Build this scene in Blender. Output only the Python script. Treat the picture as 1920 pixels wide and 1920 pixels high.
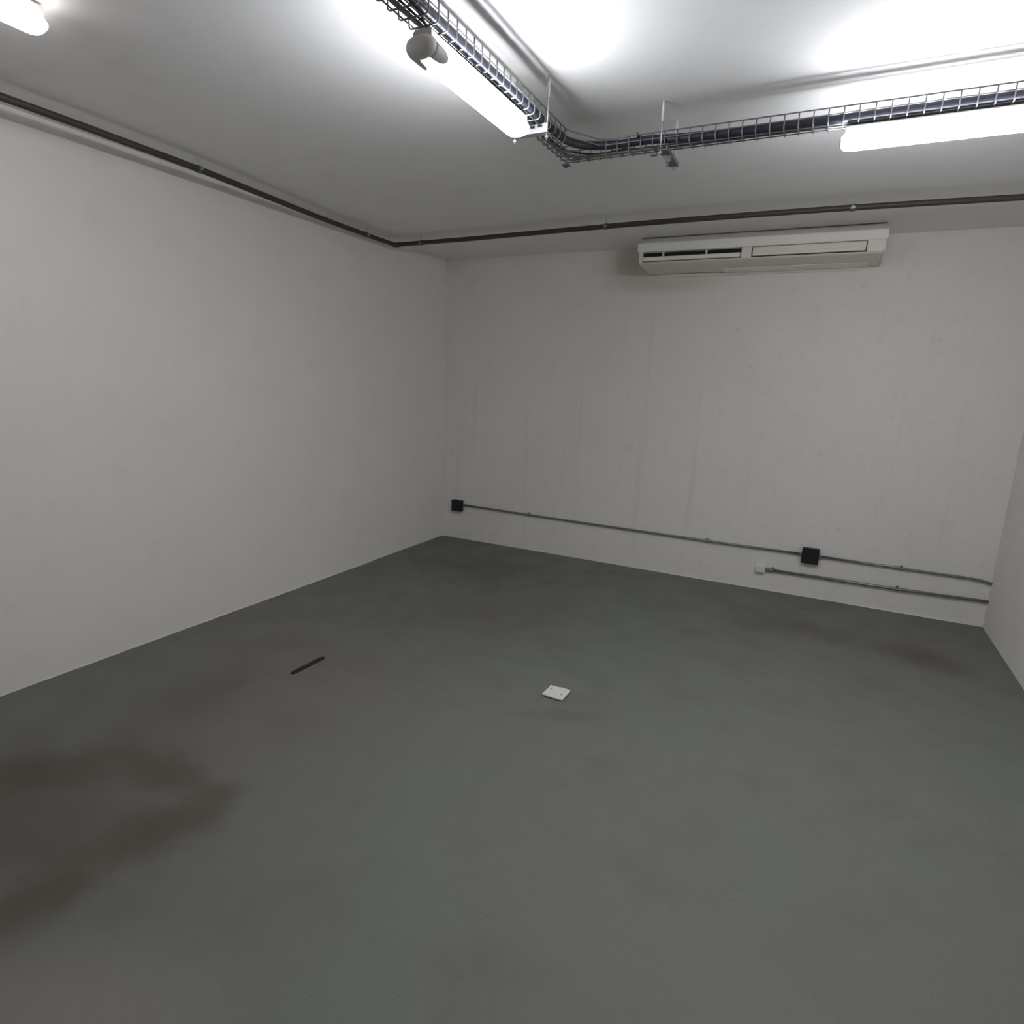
import bpy, bmesh, math, random
from mathutils import Vector, Matrix

for o in list(bpy.data.objects):
    bpy.data.objects.remove(o, do_unlink=True)
scene = bpy.context.scene
COL = scene.collection
random.seed(7)

# ------------------------------------------------------------------ camera
cam_d = bpy.data.cameras.new('camera')
cam = bpy.data.objects.new('camera', cam_d)
COL.objects.link(cam)
cam_d.sensor_fit = 'HORIZONTAL'
cam_d.sensor_width = 36.0
cam_d.lens = 1160.72 / 1920 * 36.0
cam_d.clip_start = 0.02
yaw, pitch, roll = -0.4584, -0.2081, 0.0399
fwd = Vector((math.sin(yaw) * math.cos(pitch), math.cos(yaw) * math.cos(pitch), math.sin(pitch)))
rgt = Vector((math.cos(yaw), -math.sin(yaw), 0))
upv = rgt.cross(fwd)
r2 = math.cos(roll) * rgt + math.sin(roll) * upv
u2 = -math.sin(roll) * rgt + math.cos(roll) * upv
m = Matrix((r2, u2, -fwd)).transposed().to_4x4()
m.translation = Vector((3.4746, -5.3889, 1.6253))
cam.matrix_world = m
scene.camera = cam

# ------------------------------------------------------------------ world, exposure
w = bpy.data.worlds.new('world')
scene.world = w
w.use_nodes = True
w.node_tree.nodes['Background'].inputs[0].default_value = (0.5, 0.55, 0.6, 1)
w.node_tree.nodes['Background'].inputs[1].default_value = 0.02
vs = scene.view_settings
vs.view_transform = 'Standard'
vs.look = 'None'
vs.exposure = 0.0
vs.gamma = 1.0
vs.use_curve_mapping = False
LAMP_A = 77.0          # battens under the cable tray
LAMP_B = 13.0          # batten on the ceiling
LAMP_COL = (0.93, 0.955, 1.0, 1)

# ------------------------------------------------------------------ materials
def new_mat(name):
    mt = bpy.data.materials.new(name)
    mt.use_nodes = True
    nt = mt.node_tree
    b = nt.nodes['Principled BSDF']
    return mt, nt, b

def nd(nt, typ, **kw):
    n = nt.nodes.new(typ)
    for k, v in kw.items():
        setattr(n, k, v)
    return n

def setin(nt, sock, v):
    if isinstance(v, bpy.types.NodeSocket):
        nt.links.new(v, sock)
    else:
        sock.default_value = v

def mix(nt, a, b, fac, mode='MIX'):
    n = nd(nt, 'ShaderNodeMix', data_type='RGBA', blend_type=mode)
    setin(nt, n.inputs[0], fac)
    setin(nt, n.inputs[6], a)
    setin(nt, n.inputs[7], b)
    return n.outputs[2]

def math_(nt, op, a, b=0.0):
    n = nd(nt, 'ShaderNodeMath', operation=op)
    setin(nt, n.inputs[0], a)
    setin(nt, n.inputs[1], b)
    return n.outputs[0]

def position(nt):
    return nd(nt, 'ShaderNodeNewGeometry').outputs['Position']

def noise(nt, vec, scale, detail=4.0, rough=0.55, dist=0.0):
    n = nd(nt, 'ShaderNodeTexNoise')
    nt.links.new(vec, n.inputs['Vector'])
    n.inputs['Scale'].default_value = scale
    n.inputs['Detail'].default_value = detail
    n.inputs['Roughness'].default_value = rough
    n.inputs['Distortion'].default_value = dist
    return n.outputs['Fac']

def vscale(nt, vec, s):
    n = nd(nt, 'ShaderNodeMapping')
    nt.links.new(vec, n.inputs['Vector'])
    n.inputs['Scale'].default_value = s
    return n.outputs[0]

def ramp(nt, v, lo, hi, a=0.0, b=1.0):
    n = nd(nt, 'ShaderNodeMapRange', interpolation_type='SMOOTHSTEP')
    setin(nt, n.inputs[0], v)
    n.inputs[1].default_value = lo
    n.inputs[2].default_value = hi
    n.inputs[3].default_value = a
    n.inputs[4].default_value = b
    return n.outputs[0]

def blotch(nt, pos, centre, radii, rotz=0.0, ragged=0.5, nscale=2.5):
    """soft patch of its own shape round a world point"""
    mp = nd(nt, 'ShaderNodeMapping', vector_type='TEXTURE')
    nt.links.new(pos, mp.inputs['Vector'])
    mp.inputs['Location'].default_value = centre
    mp.inputs['Rotation'].default_value = (0, 0, rotz)
    mp.inputs['Scale'].default_value = radii
    ln = nd(nt, 'ShaderNodeVectorMath', operation='LENGTH')
    nt.links.new(mp.outputs[0], ln.inputs[0])
    nz = noise(nt, pos, nscale, 5.0, 0.6)
    d = math_(nt, 'ADD', ln.outputs['Value'], math_(nt, 'MULTIPLY', math_(nt, 'SUBTRACT', nz, 0.5), ragged * 2))
    return ramp(nt, d, 0.05, 1.2, 1.0, 0.0)

def bump(nt, bsdf, h, strength, dist=0.01):
    n = nd(nt, 'ShaderNodeBump')
    nt.links.new(h, n.inputs['Height'])
    n.inputs['Strength'].default_value = strength
    n.inputs['Distance'].default_value = dist
    nt.links.new(n.outputs[0], bsdf.inputs['Normal'])

def simple(name, col, rough=0.5, metal=0.0, var=0.12, scale=40.0, bmp=0.0):
    mt, nt, b = new_mat(name)
    p = position(nt)
    nz = noise(nt, p, scale, 3.0)
    dark = tuple(c * (1 - var) for c in col[:3]) + (1,)
    lite = tuple(min(1, c * (1 + var)) for c in col[:3]) + (1,)
    nt.links.new(mix(nt, dark, lite, nz), b.inputs['Base Color'])
    b.inputs['Roughness'].default_value = rough
    b.inputs['Metallic'].default_value = metal
    if bmp:
        bump(nt, b, noise(nt, p, scale * 4, 2.0), bmp, 0.002)
    return mt

def wall_material(name, col, rough_strength, streaks=False):
    mt, nt, b = new_mat(name)
    p = position(nt)
    big = noise(nt, p, 0.9, 4.0)
    mid = noise(nt, p, 5.0, 5.0)
    c = mix(nt, tuple(x * 0.94 for x in col) + (1,), tuple(min(1, x * 1.04) for x in col) + (1,), big)
    c = mix(nt, c, (col[0] * 0.86, col[1] * 0.85, col[2] * 0.83, 1), ramp(nt, mid, 0.52, 0.8, 0.0, 0.35))
    if streaks:
        st = noise(nt, vscale(nt, p, (9.0, 1.0, 0.45)), 1.0, 4.0)
        c = mix(nt, c, (col[0] * 0.78, col[1] * 0.77, col[2] * 0.75, 1), ramp(nt, st, 0.56, 0.75, 0.0, 0.3))
        # scuffs low on the wall and a yellowed stain beside the air conditioner
        low = noise(nt, p, 14.0, 4.0)
        sc = math_(nt, 'MULTIPLY', ramp(nt, low, 0.58, 0.72), 0.12)
        c = mix(nt, c, (0.42, 0.41, 0.38, 1), sc)
        s1 = blotch(nt, p, (1.86, 0, 2.60), (0.34, 1.0, 0.16), 0, 0.25)
        c = mix(nt, c, (0.50, 0.44, 0.31, 1), math_(nt, 'MULTIPLY', s1, 0.45))
        s2 = blotch(nt, p, (2.1, 0, 2.46), (0.55, 1.0, 0.09), 0, 0.25)
        c = mix(nt, c, (0.52, 0.46, 0.33, 1), math_(nt, 'MULTIPLY', s2, 0.45))
        s3 = blotch(nt, p, (0.0, 0, 2.70), (0.28, 1.0, 0.12), 0, 0.3)
        c = mix(nt, c, (0.45, 0.37, 0.33, 1), math_(nt, 'MULTIPLY', s3, 0.2))
    nt.links.new(c, b.inputs['Base Color'])
    b.inputs['Roughness'].default_value = 0.75
    h = math_(nt, 'ADD', noise(nt, p, 55.0, 5.0), math_(nt, 'MULTIPLY', noise(nt, p, 6.0, 3.0), 1.5))
    bump(nt, b, h, rough_strength, 0.006)
    return mt

def floor_material():
    mt, nt, b = new_mat('painted_concrete')
    p = position(nt)
    big = noise(nt, p, 0.55, 3.0)
    c = mix(nt, (0.166, 0.161, 0.144, 1), (0.156, 0.167, 0.147, 1), ramp(nt, big, 0.35, 0.65))
    mid = noise(nt, p, 3.0, 6.0, 0.6)
    c = mix(nt, c, (0.128, 0.127, 0.114, 1), ramp(nt, mid, 0.5, 0.78, 0.0, 0.55))
    fine = noise(nt, p, 110.0, 4.0, 0.75)
    c = mix(nt, c, (0.20, 0.20, 0.185, 1), ramp(nt, fine, 0.52, 0.75, 0.0, 0.6))
    c = mix(nt, c, (0.092, 0.092, 0.084, 1), ramp(nt, fine, 0.48, 0.28, 0.0, 0.6))
    # brown patches, each with its own place and shape
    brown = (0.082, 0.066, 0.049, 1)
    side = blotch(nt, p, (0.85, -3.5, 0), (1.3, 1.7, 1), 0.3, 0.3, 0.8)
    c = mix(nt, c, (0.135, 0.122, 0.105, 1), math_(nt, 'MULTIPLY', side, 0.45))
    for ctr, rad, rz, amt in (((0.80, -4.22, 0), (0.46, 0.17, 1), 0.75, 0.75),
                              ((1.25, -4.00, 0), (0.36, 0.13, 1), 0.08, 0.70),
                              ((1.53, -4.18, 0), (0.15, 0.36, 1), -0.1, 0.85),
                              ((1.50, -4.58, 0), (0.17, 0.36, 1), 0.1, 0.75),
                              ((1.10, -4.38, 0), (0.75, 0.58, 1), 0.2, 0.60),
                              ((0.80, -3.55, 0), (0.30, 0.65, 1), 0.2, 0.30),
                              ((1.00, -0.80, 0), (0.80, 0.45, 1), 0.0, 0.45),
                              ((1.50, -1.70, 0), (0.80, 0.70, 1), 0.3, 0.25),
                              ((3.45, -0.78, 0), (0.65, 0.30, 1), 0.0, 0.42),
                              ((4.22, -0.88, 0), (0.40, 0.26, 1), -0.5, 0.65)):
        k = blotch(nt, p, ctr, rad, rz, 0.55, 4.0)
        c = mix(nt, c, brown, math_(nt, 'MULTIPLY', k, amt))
    falloff_lift = blotch(nt, p, (1.95, -4.80, 0), (0.55, 0.36, 1), 0.3, 0.35, 2.0)  # lighter floor colour painted in to make up for lamp falloff
    c = mix(nt, c, (0.235, 0.216, 0.196, 1), math_(nt, 'MULTIPLY', falloff_lift, 0.85))
    # smudges round the white plate
    k = blotch(nt, p, (2.50, -2.72, 0), (0.32, 0.07, 1), 0.45, 0.6, 9.0)
    c = mix(nt, c, (0.08, 0.084, 0.075, 1), math_(nt, 'MULTIPLY', k, 0.3))
    # long thin drag scratches in two directions
    for rz, s, amt in ((0.5, (1.2, 60.0, 1.0), 0.3), (-0.9, (1.0, 45.0, 1.0), 0.3)):
        rt = nd(nt, 'ShaderNodeMapping')
        nt.links.new(p, rt.inputs['Vector'])
        rt.inputs['Rotation'].default_value = (0, 0, rz)
        rt.inputs['Scale'].default_value = s
        sc = noise(nt, rt.outputs[0], 1.0, 2.0, 0.5, 0.3)
        gate = ramp(nt, noise(nt, p, 2.2, 2.0), 0.5, 0.62)
        c = mix(nt, c, (0.088, 0.088, 0.08, 1), math_(nt, 'MULTIPLY', math_(nt, 'MULTIPLY', ramp(nt, sc, 0.66, 0.76), gate), amt))
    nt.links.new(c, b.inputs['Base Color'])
    nt.links.new(ramp(nt, mid, 0.3, 0.7, 0.5, 0.68), b.inputs['Roughness'])
    bump(nt, b, math_(nt, 'ADD', fine, noise(nt, p, 12.0, 3.0)), 0.12, 0.004)
    return mt

def emit_material(name, col, strength):
    mt, nt, b = new_mat(name)
    b.inputs['Base Color'].default_value = (0.9, 0.92, 0.95, 1)
    b.inputs['Roughness'].default_value = 0.4
    p = position(nt)
    nz = noise(nt, p, 12.0, 1.0)
    nt.links.new(mix(nt, tuple(c * 0.98 for c in col[:3]) + (1,), col, nz), b.inputs['Emission Color'])
    b.inputs['Emission Strength'].default_value = strength
    return mt

M = {}
M['wall'] = wall_material('left_wall_paint', (0.875, 0.85, 0.82), 0.12)
M['wall_b'] = wall_material('rough_wall_paint', (0.87, 0.845, 0.81), 0.28, True)
M['ceil'] = wall_material('ceiling_paint', (0.915, 0.91, 0.905), 0.12)
M['floor'] = floor_material()
M['bead'] = simple('white_sealant', (0.72, 0.71, 0.68), 0.6, 0, 0.15, 60)
M['pipe'] = simple('dark_steel', (0.070, 0.060, 0.056), 0.55, 0.3, 0.25, 30)
M['clamp'] = simple('clamp_zinc', (0.20, 0.19, 0.18), 0.4, 0.7, 0.2, 60)
M['wire'] = simple('galvanised_wire', (0.22, 0.22, 0.23), 0.4, 0.6, 0.15, 80)
M['bracket'] = simple('galvanised_plate', (0.50, 0.51, 0.53), 0.4, 0.7, 0.15, 50)
M['shaded_plate'] = simple('shaded_galvanised', (0.17, 0.17, 0.18), 0.55, 0.3, 0.15, 50)  # darker copy of the bracket metal, shade of its downward faces in the colour
M['rod'] = simple('zinc_rod', (0.50, 0.50, 0.50), 0.4, 0.6, 0.1, 80)
M['lit_rod'] = simple('lit_rod_white', (0.82, 0.82, 0.82), 0.45, 0, 0.05, 60)  # white stands for lamp light on the upper rod
M['cable'] = simple('black_cable', (0.028, 0.030, 0.045), 0.38, 0, 0.2, 30)
M['thin'] = simple('thin_black_cable', (0.018, 0.018, 0.020), 0.45, 0, 0.2, 30)
M['grey_cable'] = simple('grey_cable', (0.23, 0.22, 0.215), 0.5, 0, 0.12, 40)
M['lamp_body'] = simple('grey_plastic', (0.72, 0.70, 0.68), 0.5, 0, 0.06, 40)
M['glow_a'] = emit_material('lit_diffuser', LAMP_COL, LAMP_A)
M['glow_b'] = emit_material('lit_diffuser_ceiling', (1.0, 0.94, 0.92, 1), LAMP_B)
M['ac'] = simple('aged_cream_plastic', (0.80, 0.765, 0.68), 0.45, 0, 0.05, 8)
M['ac_lit'] = simple('lit_cream_plastic', (0.90, 0.88, 0.82), 0.4, 0, 0.04, 8)  # lighter copy of the case plastic, lamp light on the lip in the colour
M['dark'] = simple('dark_inside', (0.012, 0.010, 0.010), 0.8, 0, 0.3, 20)
M['conduit'] = simple('steel_conduit', (0.27, 0.27, 0.26), 0.38, 0.75, 0.15, 25)
M['box'] = simple('black_plastic', (0.012, 0.012, 0.014), 0.5, 0, 0.2, 60)
M['white_pl'] = simple('white_plastic', (0.78, 0.77, 0.74), 0.45, 0, 0.05, 60)
M['plate'] = simple('off_white_plate', (0.75, 0.74, 0.69), 0.5, 0, 0.07, 45)
M['black_strip'] = simple('black_rubber', (0.014, 0.013, 0.011), 0.9, 0, 0.3, 60)

# ------------------------------------------------------------------ geometry helpers
def mesh_from(bm, name, mat, smooth=False):
    me = bpy.data.meshes.new(name)
    bmesh.ops.recalc_face_normals(bm, faces=bm.faces[:])
    bm.to_mesh(me)
    bm.free()
    me.materials.append(mat)
    if smooth:
        for f in me.polygons:
            f.use_smooth = True
    return me

def obj(name, bm, mat, parent=None, smooth=False, loc=None):
    me = bm if isinstance(bm, bpy.types.Mesh) else mesh_from(bm, name, mat, smooth)
    o = bpy.data.objects.new(name, me)
    COL.objects.link(o)
    if parent is not None:
        o.parent = parent
        if loc is None:
            o.location = -Vector(parent.get('base', (0, 0, 0)))
        else:
            o.location = loc
    elif loc is not None:
        o.location = loc
    return o

def thing(name, label, cat, base=(0, 0, 0), group=None):
    """Empty at the thing's base; parts are made in world space and shifted back by the base"""
    o = bpy.data.objects.new(name, None)
    o.empty_display_size = 0.05
    COL.objects.link(o)
    o.location = base
    o['base'] = base
    o['label'] = label
    o['category'] = cat
    if group:
        o['group'] = group
    return o

def sub(name, bm, mat, part, smooth=False):
    """sub-part of a part whose own mesh is already in world space"""
    o = bpy.data.objects.new(name, mesh_from(bm, name, mat, smooth))
    COL.objects.link(o)
    o.parent = part
    return o

def tag(o, label, cat, group=None):
    o['label'] = label
    o['category'] = cat
    if group:
        o['group'] = group
    return o

def add_box(bm, x0, x1, y0, y1, z0, z1, bev=0.0, seg=2):
    t = bmesh.new()
    bmesh.ops.create_cube(t, size=1.0)
    for v in t.verts:
        v.co = Vector(((x0 + x1) / 2 + v.co.x * (x1 - x0), (y0 + y1) / 2 + v.co.y * (y1 - y0), (z0 + z1) / 2 + v.co.z * (z1 - z0)))
    if bev:
        bmesh.ops.bevel(t, geom=t.edges[:], offset=bev, segments=seg, affect='EDGES', profile=0.5)
    merge(bm, t)
    return bm

def merge(bm, t, mat=None):
    vm = {}
    for v in t.verts:
        vm[v] = bm.verts.new(mat @ v.co if mat else v.co)
    for f in t.faces:
        try:
            bm.faces.new([vm[v] for v in f.verts])
        except ValueError:
            pass
    t.free()

def box(*a, **k):
    return add_box(bmesh.new(), *a, **k)

def fillet(pts, rad, n=5):
    pts = [Vector(p) for p in pts]
    out = [pts[0]]
    for i in range(1, len(pts) - 1):
        a, b, c = pts[i - 1], pts[i], pts[i + 1]
        d1, d2 = (a - b), (c - b)
        r = min(rad, d1.length * 0.45, d2.length * 0.45)
        p1, p2 = b + d1.normalized() * r, b + d2.normalized() * r
        for k in range(n + 1):
            t = k / n
            out.append((1 - t) ** 2 * p1 + 2 * t * (1 - t) * b + t * t * p2)
    out.append(pts[-1])
    return out

def spline(pts, n=6):
    pts = [Vector(p) for p in pts]
    P = [pts[0]] + pts + [pts[-1]]
    out = []
    for i in range(1, len(P) - 2):
        p0, p1, p2, p3 = P[i - 1], P[i], P[i + 1], P[i + 2]
        for k in range(n):
            t = k / n
            out.append(0.5 * ((2 * p1) + (-p0 + p2) * t + (2 * p0 - 5 * p1 + 4 * p2 - p3) * t * t + (-p0 + 3 * p1 - 3 * p2 + p3) * t ** 3))
    out.append(pts[-1])
    return out

def add_tube(bm, pts, r, n=10, h=None, caps=True):
    """sweep; h gives a flat (elliptical) section of half-width r and half-height h"""
    pts = [Vector(p) for p in pts]
    rings = []
    up0 = Vector((0, 0, 1))
    side = None
    for i, p in enumerate(pts):
        a = pts[max(i - 1, 0)]
        b = pts[min(i + 1, len(pts) - 1)]
        t = (b - a).normalized()
        if side is None:
            ref = up0 if abs(t.z) < 0.9 else Vector((1, 0, 0))
            side = t.cross(ref).normalized()
        else:
            side = (side - t * side.dot(t)).normalized()
        u = side.cross(t).normalized()
        ring = []
        for k in range(n):
            an = 2 * math.pi * k / n
            ring.append(bm.verts.new(p + side * math.cos(an) * r + u * math.sin(an) * (h if h else r)))
        rings.append(ring)
    for A, B in zip(rings[:-1], rings[1:]):
        for k in range(n):
            bm.faces.new((A[k], A[(k + 1) % n], B[(k + 1) % n], B[k]))
    if caps:
        bm.faces.new(rings[0][::-1])
        bm.faces.new(rings[-1])
    return bm

def tube(pts, r, n=10, h=None):
    return add_tube(bmesh.new(), pts, r, n, h)

def add_prism(bm, prof, axis, a, b):
    """extrude a closed profile of (u, v) between a and b along x or y"""
    def P(u, v, s):
        return Vector((s, u, v)) if axis == 'x' else Vector((u, s, v))
    A = [bm.verts.new(P(u, v, a)) for u, v in prof]
    B = [bm.verts.new(P(u, v, b)) for u, v in prof]
    n = len(prof)
    for k in range(n):
        bm.faces.new((A[k], A[(k + 1) % n], B[(k + 1) % n], B[k]))
    bm.faces.new(A[::-1])
    bm.faces.new(B)
    return bm

def prism(prof, axis, a, b):
    return add_prism(bmesh.new(), prof, axis, a, b)

def add_hex(bm, c, r, z0, z1, n=6):
    add_tube(bm, [(c[0], c[1], z0), (c[0], c[1], z1)], r, n)
    return bm

# ------------------------------------------------------------------ the room
W, H, YF = 4.693, 2.75, -7.2

def struct(name, bm, mat, label, smooth=False):
    o = obj(name, bm, mat, None, smooth)
    o['kind'] = 'structure'
    o['label'] = label
    o['category'] = name.split('_')[0]
    return o

struct('floor', box(-0.12, W + 0.12, YF - 0.12, 0.12, -0.12, 0), M['floor'], 'grey painted concrete floor with brown patches')
struct('ceiling', box(-0.12, W + 0.12, YF - 0.12, 0.12, H, H + 0.12), M['ceil'], 'flat white painted ceiling')
struct('wall_left', box(-0.12, 0, YF, 0.12, 0, H), M['wall'], 'smooth white painted wall on the left')
struct('wall_back', box(0, W, 0, 0.12, 0, H), M['wall_b'], 'rough white painted wall under the air conditioner')
struct('wall_right', box(W, W + 0.12, YF, 0.12, 0, H), M['wall'], 'white wall at the right edge where the conduits end')
struct('wall_rear', box(-0.12, W + 0.12, YF - 0.12, YF, 0, H), M['wall'], 'plain white wall behind the viewer')

def bead(name, p0, p1, inward, label):
    bm = bmesh.new()
    p0, p1, inward = Vector(p0), Vector(p1), Vector(inward)
    n = int((p1 - p0).length / 0.05)
    prev = None
    d = 0.005
    for i in range(n + 1):
        d = min(0.011, max(0.003, d + random.uniform(-0.0025, 0.0025)))
        hh = 0.005 + random.uniform(-0.001, 0.002)
        c = p0.lerp(p1, i / n)
        ring = [bm.verts.new(c), bm.verts.new(c + inward * d), bm.verts.new(c + inward * d * 0.5 + Vector((0, 0, hh * 0.8))), bm.verts.new(c + Vector((0, 0, hh)))]
        if prev:
            for k in range(4):
                bm.faces.new((prev[k], prev[(k + 1) % 4], ring[(k + 1) % 4], ring[k]))
        else:
            bm.faces.new(ring[::-1])
        prev = ring
    bm.faces.new(prev)
    return struct(name, bm, M['bead'], label)

bead('trim_1', (0.001, -7.19, 0), (0.001, -0.001, 0), (1, 0, 0), 'uneven white sealant line along the foot of the left wall')
bead('trim_2', (0.001, -0.001, 0), (W - 0.001, -0.001, 0), (0, -1, 0), 'uneven white sealant line along the foot of the back wall')

# ------------------------------------------------------------------ wire mesh cable tray
XL, XR = 2.280, 2.380          # run towards the viewer
YN, YB = -2.652, -2.570        # run towards the right wall
ZB, ZT = 2.587, 2.640
RW = 0.0025
tray = thing('cable_tray', 'galvanised wire mesh cable tray turning a corner under the ceiling', 'cable tray', (XL, YB, ZB))

def u_wire(width, left=True, right=True):
    hh = ZT - ZB
    pts = []
    if left:
        pts += [(0, 0, hh)]
    pts += [(0, 0, 0), (width, 0, 0)]
    if right:
        pts += [(width, 0, hh)]
    return fillet(pts, 0.012, 3)

def wire_mesh(width, along, left=True, right=True):
    pts = u_wire(width, left, right)
    if along == 'y':
        pts = [Vector((0, p.x, p.z)) for p in pts]
    return mesh_from(tube(pts, RW, 6), 'cross_wire', M['wire'], True)

base = Vector((XL, YB, ZB))
full_1 = wire_mesh(XR - XL, 'x')
open_1 = wire_mesh(XR - XL, 'x', True, False)
y = -3.751 - 0.0488 * 70
while y < -2.60:
    me = full_1 if y < -2.78 else open_1
    if y > YF + 0.03:
        obj('cross_wire', me, None, tray, loc=Vector((XL, y, ZB)) - base)
    y += 0.0488
full_2 = wire_mesh(YB - YN, 'y')
open_2 = wire_mesh(YB - YN, 'y', False, True)
x = 2.996 - 0.0498 * 14
while x < W - 0.02:
    me = full_2 if x > 2.47 else open_2
    if x > XL + 0.02:
        obj('cross_wire', me, None, tray, loc=Vector((x, YN, ZB)) - base)
    x += 0.0498

ye, xe = YF + 0.003, W - 0.003
rails = []
for z in (ZT, ZB + 0.030):                    # outer side, all round
    rails.append([(XL, ye, z), (XL, YB, z), (xe, YB, z)])
for z in (ZT, ZB + 0.030):                    # inner side with the cut-away corner
    rails.append([(XR, ye, z), (XR, -2.80, z), (2.475, YN, z), (xe, YN, z)])
for k in (0.012, 0.040, 0.070):               # wires lying along the bottom
    zz = ZB + 2 * RW
    rails.append([(XL + k, ye, zz), (XL + k, YB - k * 0.8, zz), (xe, YB - k * 0.8, zz)])
for r in rails:
    obj('rail_wire', tube(fillet(r, 0.012, 3), RW, 6), M['wire'], tray, True)
# clamp plates holding the mitred corner together
cl = obj('corner_clamp', box(XL - 0.006, XL + 0.026, YB - 0.026, YB + 0.005, ZB - 0.0075, ZB - 0.0020, bev=0.001), M['clamp'], tray)
bm = bmesh.new()
add_hex(bm, (XL + 0.008, YB - 0.008), 0.007, ZB - 0.014, ZB - 0.007)
sub('bolt', bm, M['clamp'], cl)
cl = obj('splice_clamp', box(2.672, 2.702, YB - 0.014, YB + 0.004, ZB - 0.0075, ZB - 0.0020, bev=0.001), M['clamp'], tray)
bm = bmesh.new()
add_hex(bm, (2.687, YB - 0.005), 0.005, ZB - 0.012, ZB - 0.007)
sub('bolt', bm, M['clamp'], cl)

# hangers: rods from the ceiling and a slotted cross bracket below the tray
def rod_parts(t, xx, yy, zb):
    rd = obj('rod', tube([(xx, yy, zb), (xx, yy, H - 0.001)], 0.0034, 8), M['rod'], t, True)
    sub('rod_lit_part', tube([(xx, yy, H - 0.075), (xx, yy, H - 0.0005)], 0.0052, 10), M['lit_rod'], rd, True)  # lit upper length of the rod, its brightness painted as a white tube
    bm = bmesh.new()
    add_hex(bm, (xx, yy), 0.0075, zb + 0.006, zb + 0.013)
    sub('nut', bm, M['rod'], rd)

h1 = thing('tray_hanger', 'bright slotted hanger bracket at the end of the angled batten lamp', 'hanger', (2.32, -3.03, 2.555), 'rod hangers of the cable tray')
bm = bmesh.new()
z0, z1 = 2.556, 2.584
for a, b_, c, d in ((2.240, 2.300, z0, z1), (2.300, 2.345, z0, z0 + 0.014), (2.345, 2.357, z0, z1), (2.357, 2.376, z0, z0 + 0.016), (2.376, 2.398, z0, z1)):
    add_box(bm, a, b_, -3.036, -3.032, c, d)
add_box(bm, 2.240, 2.398, -3.036, -3.004, z0 - 0.003, z0)
obj('cross_bracket', bm, M['bracket'], h1)
rod_parts(h1, 2.388, -3.018, 2.532)
rod_parts(h1, 2.252, -3.018, 2.532)

h2 = thing('tray_hanger', 'grey two-rod hanger bracket where the tray heads to the right', 'hanger', (2.735, -2.55, 2.545), 'rod hangers of the cable tray')
bm = bmesh.new()
add_box(bm, 2.726, 2.764, -2.668, -2.452, 2.566, 2.569)
add_box(bm, 2.726, 2.729, -2.668, -2.452, 2.569, 2.582)
add_box(bm, 2.761, 2.764, -2.668, -2.452, 2.569, 2.582)
add_box(bm, 2.726, 2.764, -2.600, -2.596, 2.569, 2.5835)
obj('cross_bracket', bm, M['shaded_plate'], h2)
bm = prism([(2.727, 2.567), (2.768, 2.567), (2.764, 2.540), (2.746, 2.540)], 'y', -2.602, -2.592)
obj('web_plate', bm, M['shaded_plate'], h2)
bm = bmesh.new()
add_hex(bm, (2.754, -2.597), 0.0055, 2.524, 2.541)
obj('bolt', bm, M['clamp'], h2)
rod_parts(h2, 2.735, -2.660, 2.550)
rod_parts(h2, 2.745, -2.458, 2.550)

# cables in the tray
zc = ZB + 0.0235
pts = [(2.360, -7.19, zc), (2.358, -5.5, zc), (2.356, -4.4, zc + 0.002), (2.356, -3.6, zc), (2.357, -3.1, zc), (2.360, -2.86, zc), (2.382, -2.735, zc + 0.001),
       (2.445, -2.657, zc + 0.008), (2.545, -2.630, zc + 0.011), (2.68, -2.628, zc + 0.012), (2.83, -2.628, zc + 0.003), (3.2, -2.628, zc - 0.002), (3.9, -2.628, zc - 0.002), (4.690, -2.628, zc)]
t = thing('cable_bundle', 'thick dark bundle of power cables along the inner side of the wire tray', 'cable', pts[5])
sp = spline(pts, 8)
obj('main_cable', tube(sp, 0.0155, 14), M['cable'], t, True)
sp2 = [p + Vector((-0.010, 0.004, 0.006 + 0.003 * math.sin(i * 0.5))) for i, p in enumerate(sp)]
obj('side_cable', tube(sp2, 0.0095, 10), M['cable'], t, True)
sp3 = [p + Vector((0.001, -0.003 + 0.003 * math.sin(i * 0.31), 0.0105)) for i, p in enumerate(sp)]
obj('side_cable', tube(sp3, 0.0065, 8), M['cable'], t, True)
bm = bmesh.new()
add_box(bm, 2.628, 2.634, -2.650, -2.608, zc + 0.024, zc + 0.040, bev=0.002)
obj('cable_tie', bm, M['thin'], t)

gz = ZB + 0.0125
gp = [(2.306, -7.19, gz), (2.306, -4.6, gz), (2.308, -3.95, gz), (2.310, -3.70, gz), (2.314, -3.3, gz), (2.312, -2.95, gz), (2.312, -2.74, gz), (2.330, -2.625, gz + 0.002), (2.42, -2.592, gz + 0.003), (2.62, -2.588, gz), (2.9, -2.592, gz), (3.4, -2.596, gz), (4.690, -2.596, gz)]
tag(obj('flat_cable', tube(spline(gp, 6), 0.0095, 10, 0.0045), M['grey_cable'], None, True), 'flat grey cable lying on the bottom of the wire tray', 'cable')
tp = [(2.330, -7.19, gz), (2.327, -4.7, gz), (2.333, -4.1, gz), (2.322, -3.82, gz + 0.004), (2.331, -3.5, gz), (2.333, -3.1, gz), (2.326, -2.88, gz), (2.318, -2.76, gz + 0.006), (2.345, -2.646, gz + 0.010), (2.45, -2.606, gz + 0.004), (2.56, -2.604, gz + 0.010), (2.66, -2.600, gz + 0.003), (2.9, -2.604, gz), (3.5, -2.608, gz), (4.690, -2.606, gz)]
tag(obj('thin_cable', tube(spline(tp, 6), 0.0034, 8), M['thin'], None, True), 'thin black wavy cable beside the flat grey cable in the tray', 'cable')

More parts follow.
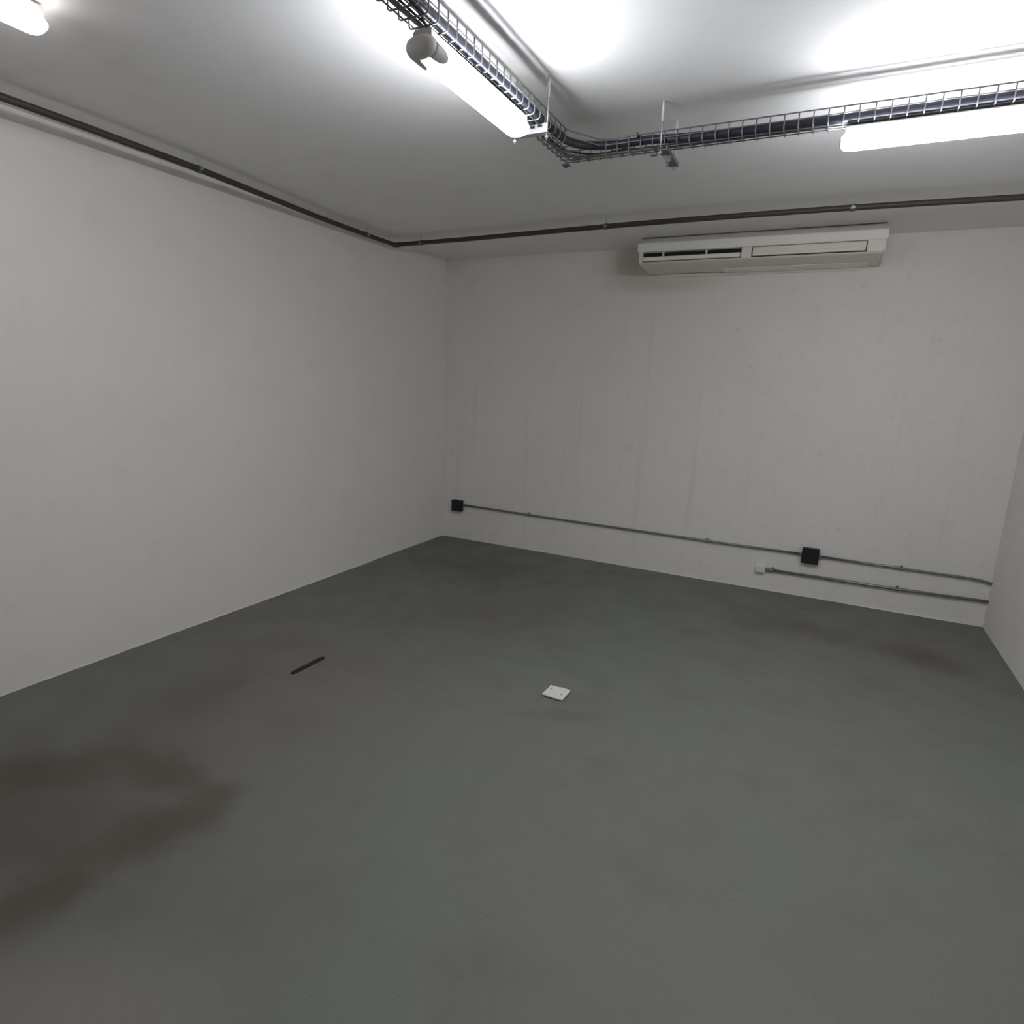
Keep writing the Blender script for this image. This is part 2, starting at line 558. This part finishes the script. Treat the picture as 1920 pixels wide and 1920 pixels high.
# ------------------------------------------------------------------ batten lamps
def lamp(label, start, direction, length, glow, ztop, drop, group='batten lamps', wings=False):
    """batten along +x or +y from its near end; ztop is the top of the housing"""
    t = thing('batten_lamp', label, 'lamp', (start[0], start[1], ztop - 0.075), group)
    D = Vector(direction)
    N = Vector((D.y, -D.x, 0))
    S = Vector((start[0], start[1], 0))
    def sweep(prof, a, b):
        bm = bmesh.new()
        A = [bm.verts.new(S + D * a + N * u + Vector((0, 0, ztop + v))) for u, v in prof]
        B = [bm.verts.new(S + D * b + N * u + Vector((0, 0, ztop + v))) for u, v in prof]
        n = len(prof)
        for k in range(n):
            bm.faces.new((A[k], A[(k + 1) % n], B[(k + 1) % n], B[k]))
        bm.faces.new(A[::-1]); bm.faces.new(B)
        return bm
    hw = 0.042
    # housing: shallow grey channel
    obj('housing', sweep([(-0.024, 0), (0.024, 0), (0.031, -0.006), (0.031, -drop - 0.004), (-0.031, -drop - 0.004), (-0.031, -0.006)], 0.012, length - 0.012), M['lamp_body'], t)
    # diffuser: rounded, glowing, with domed ends
    bm = bmesh.new()
    rings = []
    na = 20
    half_h, zc_ = 0.028, -drop - 0.025
    for s_, k in ((0.004, 0.55), (0.010, 0.80), (0.022, 0.95), (0.040, 1.0), (length - 0.040, 1.0), (length - 0.022, 0.95), (length - 0.010, 0.80), (length - 0.004, 0.55)):
        ring = []
        for i in range(na):
            an = 2 * math.pi * i / na
            cu, sv = math.cos(an), math.sin(an)
            u = math.copysign(abs(cu) ** 0.85, cu)
            v = math.copysign(abs(sv) ** 0.85, sv)
            ring.append(bm.verts.new(S + D * s_ + N * (u * (hw + 0.003) * (0.5 + 0.5 * k)) + Vector((0, 0, ztop + zc_ + v * half_h * k))))
        rings.append(ring)
    for A, B in zip(rings[:-1], rings[1:]):
        for i in range(na):
            bm.faces.new((A[i], A[(i + 1) % na], B[(i + 1) % na], B[i]))
    bm.faces.new(rings[0]); bm.faces.new(rings[-1][::-1])
    obj('diffuser', bm, glow, t, True)
    # end caps; the clip caps carry two rounded wings that grip the diffuser
    def shell(s_, an, k, f):
        cu, sv = math.cos(an), math.sin(an)
        u = math.copysign(abs(cu) ** 0.85, cu)
        v = math.copysign(abs(sv) ** 0.85, sv)
        return S + D * s_ + N * (u * (hw + 0.003) * f * (0.5 + 0.5 * k)) + Vector((0, 0, ztop + zc_ + v * half_h * f * k))
    for e in (0, 1):
        s0 = 0.0 if e == 0 else length
        sg = 1 if e == 0 else -1
        big = wings and e == 0
        prof = ((-0.010, 0.55, 1.0), (-0.004, 0.88, 1.04), (0.006, 1.0, 1.06), (0.022, 1.0, 1.06)) if big else ((-0.004, 0.38, 1.0), (0.0, 0.52, 1.0), (0.006, 0.60, 1.0))
        bm = bmesh.new()
        rr = [[bm.verts.new(shell(s0 + sg * q, 2 * math.pi * i / 20, k, f)) for i in range(20)] for q, k, f in prof]
        for A, B in zip(rr[:-1], rr[1:]):
            for i in range(20):
                bm.faces.new((A[i], A[(i + 1) % 20], B[(i + 1) % 20], B[i]))
        bm.faces.new(rr[0]); bm.faces.new(rr[-1][::-1])
        cap = obj('end_cap', bm, M['lamp_body'], t, True)
        if not big:
            continue
        for centre in (-26, 226):
            bm = bmesh.new()
            lay = {}
            ns, na_ = 8, 8
            for li, f in ((0, 1.02), (1, 1.11)):
                for i in range(ns + 1):
                    q = i / ns
                    half = 36 * math.sqrt(max(0.0, 1 - (q * 0.99) ** 3))
                    for j in range(na_ + 1):
                        an = math.radians(centre - half + 2 * half * j / na_)
                        lay[li, i, j] = bm.verts.new(shell(0.016 + 0.062 * q, an, 1.0, f))
            for i in range(ns):
                for j in range(na_):
                    for li in (0, 1):
                        bm.faces.new((lay[li, i, j], lay[li, i + 1, j], lay[li, i + 1, j + 1], lay[li, i, j + 1]))
                for j in (0, na_):
                    bm.faces.new((lay[0, i, j], lay[0, i + 1, j], lay[1, i + 1, j], lay[1, i, j]))
            for j in range(na_):
                for i in (0, ns):
                    bm.faces.new((lay[0, i, j], lay[0, i, j + 1], lay[1, i, j + 1], lay[1, i, j]))
            sub('clip_wing', bm, M['lamp_body'], cap, True)
    return t

l1 = lamp('lit batten lamp under the tray run that comes towards the viewer', (2.330, -3.770), (0, 1, 0), 0.645, M['glow_a'], 2.5790, 0.022, wings=True)
obj('flex_cord', tube(spline([(2.345, -3.755, 2.580), (2.352, -3.80, 2.590), (2.347, -3.84, 2.603), (2.342, -3.91, 2.607)], 6), 0.0035, 8), M['thin'], l1, True)
lamp('lit batten lamp under the tray run at the right edge', (3.395, -2.611), (1, 0, 0), 0.62, M['glow_a'], 2.5790, 0.022)
lamp('lit warm batten lamp fixed to the ceiling in the upper left corner', (1.035, -4.66), (0, 1, 0), 0.62, M['glow_b'], H - 0.0045, 0.030)

# ------------------------------------------------------------------ ceiling pipe
ZP, RP = 2.690, 0.0165
lp = [(0.272, -7.198, ZP), (0.270, -3.80, ZP), (0.264, -3.38, ZP), (0.247, -2.88, ZP), (0.200, -2.42, ZP), (0.136, -1.75, ZP), (0.110, -0.957, ZP)]
rp = [(0.110, -0.957, ZP), (0.389, -0.968, ZP), (0.874, -0.978, ZP), (1.958, -1.036, ZP), (2.655, -1.052, ZP), (3.46, -1.040, ZP), (4.27, -0.990, ZP), (4.692, -0.960, ZP)]
pipe = thing('ceiling_pipe', 'dark steel pipe hung under the ceiling along the left and back walls', 'pipe', (0.110, -0.957, ZP))
ls, rs = spline(lp, 5), spline(rp, 5)
obj('pipe_run', tube(fillet(ls + rs[1:], 0.016, 4), RP, 12), M['pipe'], pipe, True)
def near(pts, key, val):
    for a, b in zip(pts[:-1], pts[1:]):
        if (a[key] - val) * (b[key] - val) <= 0 and a[key] != b[key]:
            t_ = (val - a[key]) / (b[key] - a[key])
            return a.lerp(b, t_), (b - a).normalized()
for pts_, key, val in ((ls, 1, -2.88), (ls, 1, -1.33), (rs, 0, 0.38), (rs, 0, 1.96), (rs, 0, 3.46)):
    c, d = near(pts_, key, val)
    cl = obj('pipe_clamp', tube([c - d * 0.011, c + d * 0.011], RP + 0.004, 14), M['clamp'], pipe)
    sub('stud', tube([(c.x, c.y, ZP + RP), (c.x, c.y, H - 0.0005)], 0.0026, 8), M['rod'], cl)
    bm = bmesh.new()
    n_ = Vector((d.y, -d.x, 0))
    add_tube(bm, [c + n_ * (RP + 0.002), c + n_ * (RP + 0.014)], 0.006, 6)
    sub('clamp_screw', bm, M['rod'], cl)
elb = obj('elbow', tube(fillet([(0.1135, -1.01, ZP), (0.110, -0.957, ZP), (0.163, -0.959, ZP)], 0.016, 4), RP + 0.0025, 12), M['pipe'], pipe, True)

# ------------------------------------------------------------------ air conditioner
AX0, AX1 = 2.030, 3.682
ac = thing('air_conditioner', 'aged cream under-ceiling air conditioner with one open louvre', 'air conditioner', (2.85, -0.22, 2.53))
bm = bmesh.new()
top = H - 0.006
add_prism(bm, [(-0.003, top), (-0.362, top), (-0.412, 2.700), (-0.405, 2.630), (-0.33, 2.628), (-0.003, 2.628)], 'x', AX0 + 0.006, AX1 - 0.006)   # upper case
low = [(-0.003, 2.566), (-0.33, 2.566), (-0.418, 2.562), (-0.424, 2.556), (-0.415, 2.549), (-0.36, 2.543), (-0.22, 2.536), (-0.08, 2.532), (-0.04, 2.535), (-0.003, 2.545)]
add_prism(bm, low, 'x', AX0 + 0.012, AX1 - 0.012)                                            # lower case
add_box(bm, AX0 + 0.008, AX1 - 0.008, -0.31, -0.003, 2.560, 2.632)
obj('case', bm, M['ac'], ac)
for a, b in ((AX0 + 0.010, 2.058), (2.782, 2.850), (3.576, AX1 - 0.010)):
    obj('front_pillar', box(a, b, -0.424, -0.305, 2.560, 2.634), M['ac'], ac)
# side cheeks, rounded at the lower front
for xx in (AX0, AX1 - 0.010):
    pr = [(-0.003, top), (-0.362, top), (-0.412, 2.70), (-0.424, 2.66), (-0.424, 2.585)]
    for k in range(7):
        an = math.pi * 0.5 * k / 6
        pr.append((-0.384 - 0.040 * math.cos(an), 2.585 - 0.040 * math.sin(an)))
    pr += [(-0.22, 2.536), (-0.08, 2.531), (-0.003, 2.540)]
    obj('side_cheek', prism(pr, 'x', xx, xx + 0.010), M['ac'], ac)
bm = prism([(-0.400, 2.700), (-0.430, 2.697), (-0.434, 2.690), (-0.434, 2.640), (-0.430, 2.633), (-0.400, 2.631)], 'x', AX0 - 0.012, AX1 + 0.008)
obj('front_lip', bm, M['ac_lit'], ac)
op = obj('air_outlet', box(2.060, 2.780, -0.395, -0.312, 2.568, 2.628), M['dark'], ac)
for xx in (2.212, 2.532):
    sub('divider', box(xx - 0.007, xx + 0.007, -0.412, -0.39, 2.568, 2.628), M['lamp_body'], op)
vane = [(-0.426, 2.594), (-0.420, 2.598), (-0.402, 2.572), (-0.408, 2.567), (-0.424, 2.570)]
obj('open_louvre', prism(vane, 'x', 2.064, 2.774), M['ac_lit'], ac)
bm = box(2.857, 3.570, -0.422, -0.396, 2.570, 2.627, bev=0.003)
cl = obj('closed_louvre', bm, M['ac'], ac)
sub('louvre_ridge', box(2.862, 3.565, -0.4245, -0.421, 2.592, 2.5945), M['ac'], cl)
obj('louvre_gap', box(2.852, 3.574, -0.398, -0.312, 2.564, 2.631), M['dark'], ac)
obj('drain_strip', prism([(-0.035, 2.529), (-0.20, 2.5335), (-0.20, 2.5300), (-0.035, 2.5255)], 'x', 2.62, 3.60), M['ac_lit'], ac)
obj('mounting_rail', box(2.08, 3.64, -0.018, -0.002, 2.512, 2.536), M['ac'], ac)

# ------------------------------------------------------------------ wall boxes and conduits
def junction_box(x0, z0, s, label):
    t = thing('junction_box', label, 'junction box', (x0 + s / 2, -0.0005, z0), 'black junction boxes')
    obj('box_body', box(x0 + 0.002, x0 + s - 0.002, -0.043, -0.0005, z0 + 0.002, z0 + s - 0.002, bev=0.004), M['box'], t)
    lid = obj('lid', box(x0, x0 + s, -0.052, -0.043, z0, z0 + s, bev=0.003), M['box'], t)
    for a in (0.012, s - 0.012):
        for b in (0.012, s - 0.012):
            sub('lid_screw', tube([(x0 + a, -0.0535, z0 + b), (x0 + a, -0.051, z0 + b)], 0.004, 8), M['box'], lid)
    return t
junction_box(0.140, 0.293, 0.116, 'small black junction box near the corner of the two walls')
junction_box(3.442, 0.290, 0.126, 'black junction box between two lengths of conduit low on the wall')

RC = 0.0105
YC = -0.022
def conduit(name, pts, label, clips, couplers=(), r=RC, fl=0.05):
    t = thing(name, label, 'conduit', pts[0], 'steel conduits on the back wall')
    obj('conduit_pipe', tube(fillet(pts, fl, 6), r, 12), M['conduit'], t, True)
    z = pts[0][2]
    for xx, zz in clips:
        c = obj('saddle_clip', tube([(xx - 0.009, YC, zz), (xx + 0.009, YC, zz)], r + 0.0035, 12), M['conduit'], t)
        bm = box(xx - 0.009, xx + 0.009, YC + 0.004, -0.0008, zz - r - 0.006, zz + r + 0.010)
        add_tube(bm, [(xx, YC, zz + r), (xx, YC - 0.004, zz + r + 0.008)], 0.005, 6)
        sub('clip_foot', bm, M['conduit'], c)
    for xx, zz, ln in couplers:
        obj('coupler', tube([(xx - ln / 2, YC, zz), (xx + ln / 2, YC, zz)], r + 0.004, 12), M['conduit'], t)
    return t
conduit('wall_conduit', [(0.262, YC, 0.362), (1.003, YC, 0.357), (2.698, YC, 0.353), (3.438, YC, 0.356)], 'long thin steel conduit between the two black junction boxes', [(1.003, 0.357), (2.698, 0.353)], [(0.269, 0.362, 0.012), (3.432, 0.356, 0.012)], 0.0095)
conduit('wall_conduit', [(3.572, YC, 0.356), (4.130, YC, 0.354), (4.575, YC, 0.353), (4.640, YC, 0.346), (4.6915, YC, 0.335)], 'short upper conduit from the black box to the right wall', [(4.130, 0.354)], [(3.578, 0.356, 0.012)], 0.0095)
conduit('wall_conduit', [(3.192, YC, 0.184), (4.126, YC, 0.188), (4.6915, YC, 0.200)], 'lower steel conduit running from the small white outlet to the right wall', [(3.243, 0.1845), (4.126, 0.188)], [(3.212, 0.184, 0.045)], 0.0115)

t = thing('cable_outlet', 'small white plastic outlet box at the end of the lower conduit', 'outlet', (3.15, -0.0005, 0.15))
obj('outlet_body', box(3.112, 3.185, -0.040, -0.0005, 0.152, 0.206, bev=0.004), M['white_pl'], t)
obj('outlet_lid', box(3.116, 3.181, -0.044, -0.039, 0.156, 0.202, bev=0.002), M['white_pl'], t)

# ------------------------------------------------------------------ things on the floor
bm = bmesh.new()
N = 12
s0, y0, y1 = 1.026, -3.092, -2.845
L_, R_ = [], []
for i in range(N + 1):
    tt = i / N
    hw = 0.0170 * min(1, 0.5 + 5 * tt, 0.6 + 6 * (1 - tt)) + random.uniform(-0.001, 0.001)
    yy = y0 + (y1 - y0) * tt
    L_.append((s0 - hw + 0.004 * tt, yy)); R_.append((s0 + hw + 0.004 * tt, yy))
ol = L_ + R_[::-1]
A = [bm.verts.new((a, b, 0.0002)) for a, b in ol]
B = [bm.verts.new((a * 0.96 + s0 * 0.04, b, 0.004)) for a, b in ol]
n = len(ol)
for k in range(n):
    bm.faces.new((A[k], A[(k + 1) % n], B[(k + 1) % n], B[k]))
bm.faces.new(A[::-1]); bm.faces.new(B)
tag(obj('rubber_strip', bm, M['black_strip']), 'short black strip lying on the floor near the left wall', 'strip')

t = thing('cover_plate', 'small square off-white plate lying on the middle of the floor', 'plate', (2.378, -2.543, 0))
bm = bmesh.new()
G = 10
px0, px1, py0, py1 = 2.320, 2.437, -2.605, -2.485
grid = {}
for lv, z in ((0, 0.006), (1, 0.0125)):
    for i in range(G + 1):
        for j in range(G + 1):
            u, v = i / G, j / G
            wob = 0.0022 * math.sin(u * 5.0 + 1) * math.cos(v * 4.0) + 0.002 * u * (1 - v)
            ex = 0.0012 * math.sin(v * 11) if i in (0, G) else 0
            ey = 0.0014 * math.sin(u * 13) if j in (0, G) else 0
            grid[lv, i, j] = bm.verts.new((px0 + (px1 - px0) * u + ex, py0 + (py1 - py0) * v + ey, z + wob))
for i in range(G):
    for j in range(G):
        bm.faces.new((grid[1, i, j], grid[1, i + 1, j], grid[1, i + 1, j + 1], grid[1, i, j + 1]))
        bm.faces.new((grid[0, i, j], grid[0, i, j + 1], grid[0, i + 1, j + 1], grid[0, i + 1, j]))
for i in range(G):
    bm.faces.new((grid[0, i, 0], grid[0, i + 1, 0], grid[1, i + 1, 0], grid[1, i, 0]))
    bm.faces.new((grid[1, i, G], grid[1, i + 1, G], grid[0, i + 1, G], grid[0, i, G]))
    bm.faces.new((grid[1, 0, i], grid[1, 0, i + 1], grid[0, 0, i + 1], grid[0, 0, i]))
    bm.faces.new((grid[0, G, i], grid[0, G, i + 1], grid[1, G, i + 1], grid[1, G, i]))
obj('plate_face', bm, M['plate'], t)
for a, b in ((px0 + 0.008, py0 + 0.008), (px1 - 0.01, py0 + 0.01), (px0 + 0.01, py1 - 0.01), (px1 - 0.01, py1 - 0.01)):
    obj('corner_lug', box(a - 0.004, a + 0.004, b - 0.004, b + 0.004, 0.0002, 0.009), M['plate'], t)
for a, b in ((2.342, -2.520), (2.412, -2.560)):
    obj('screw_hole', tube([(a, b, 0.0105), (a, b, 0.0158)], 0.003, 8), M['dark'], t)

for o in bpy.data.objects:
    if 'base' in o:
        del o['base']
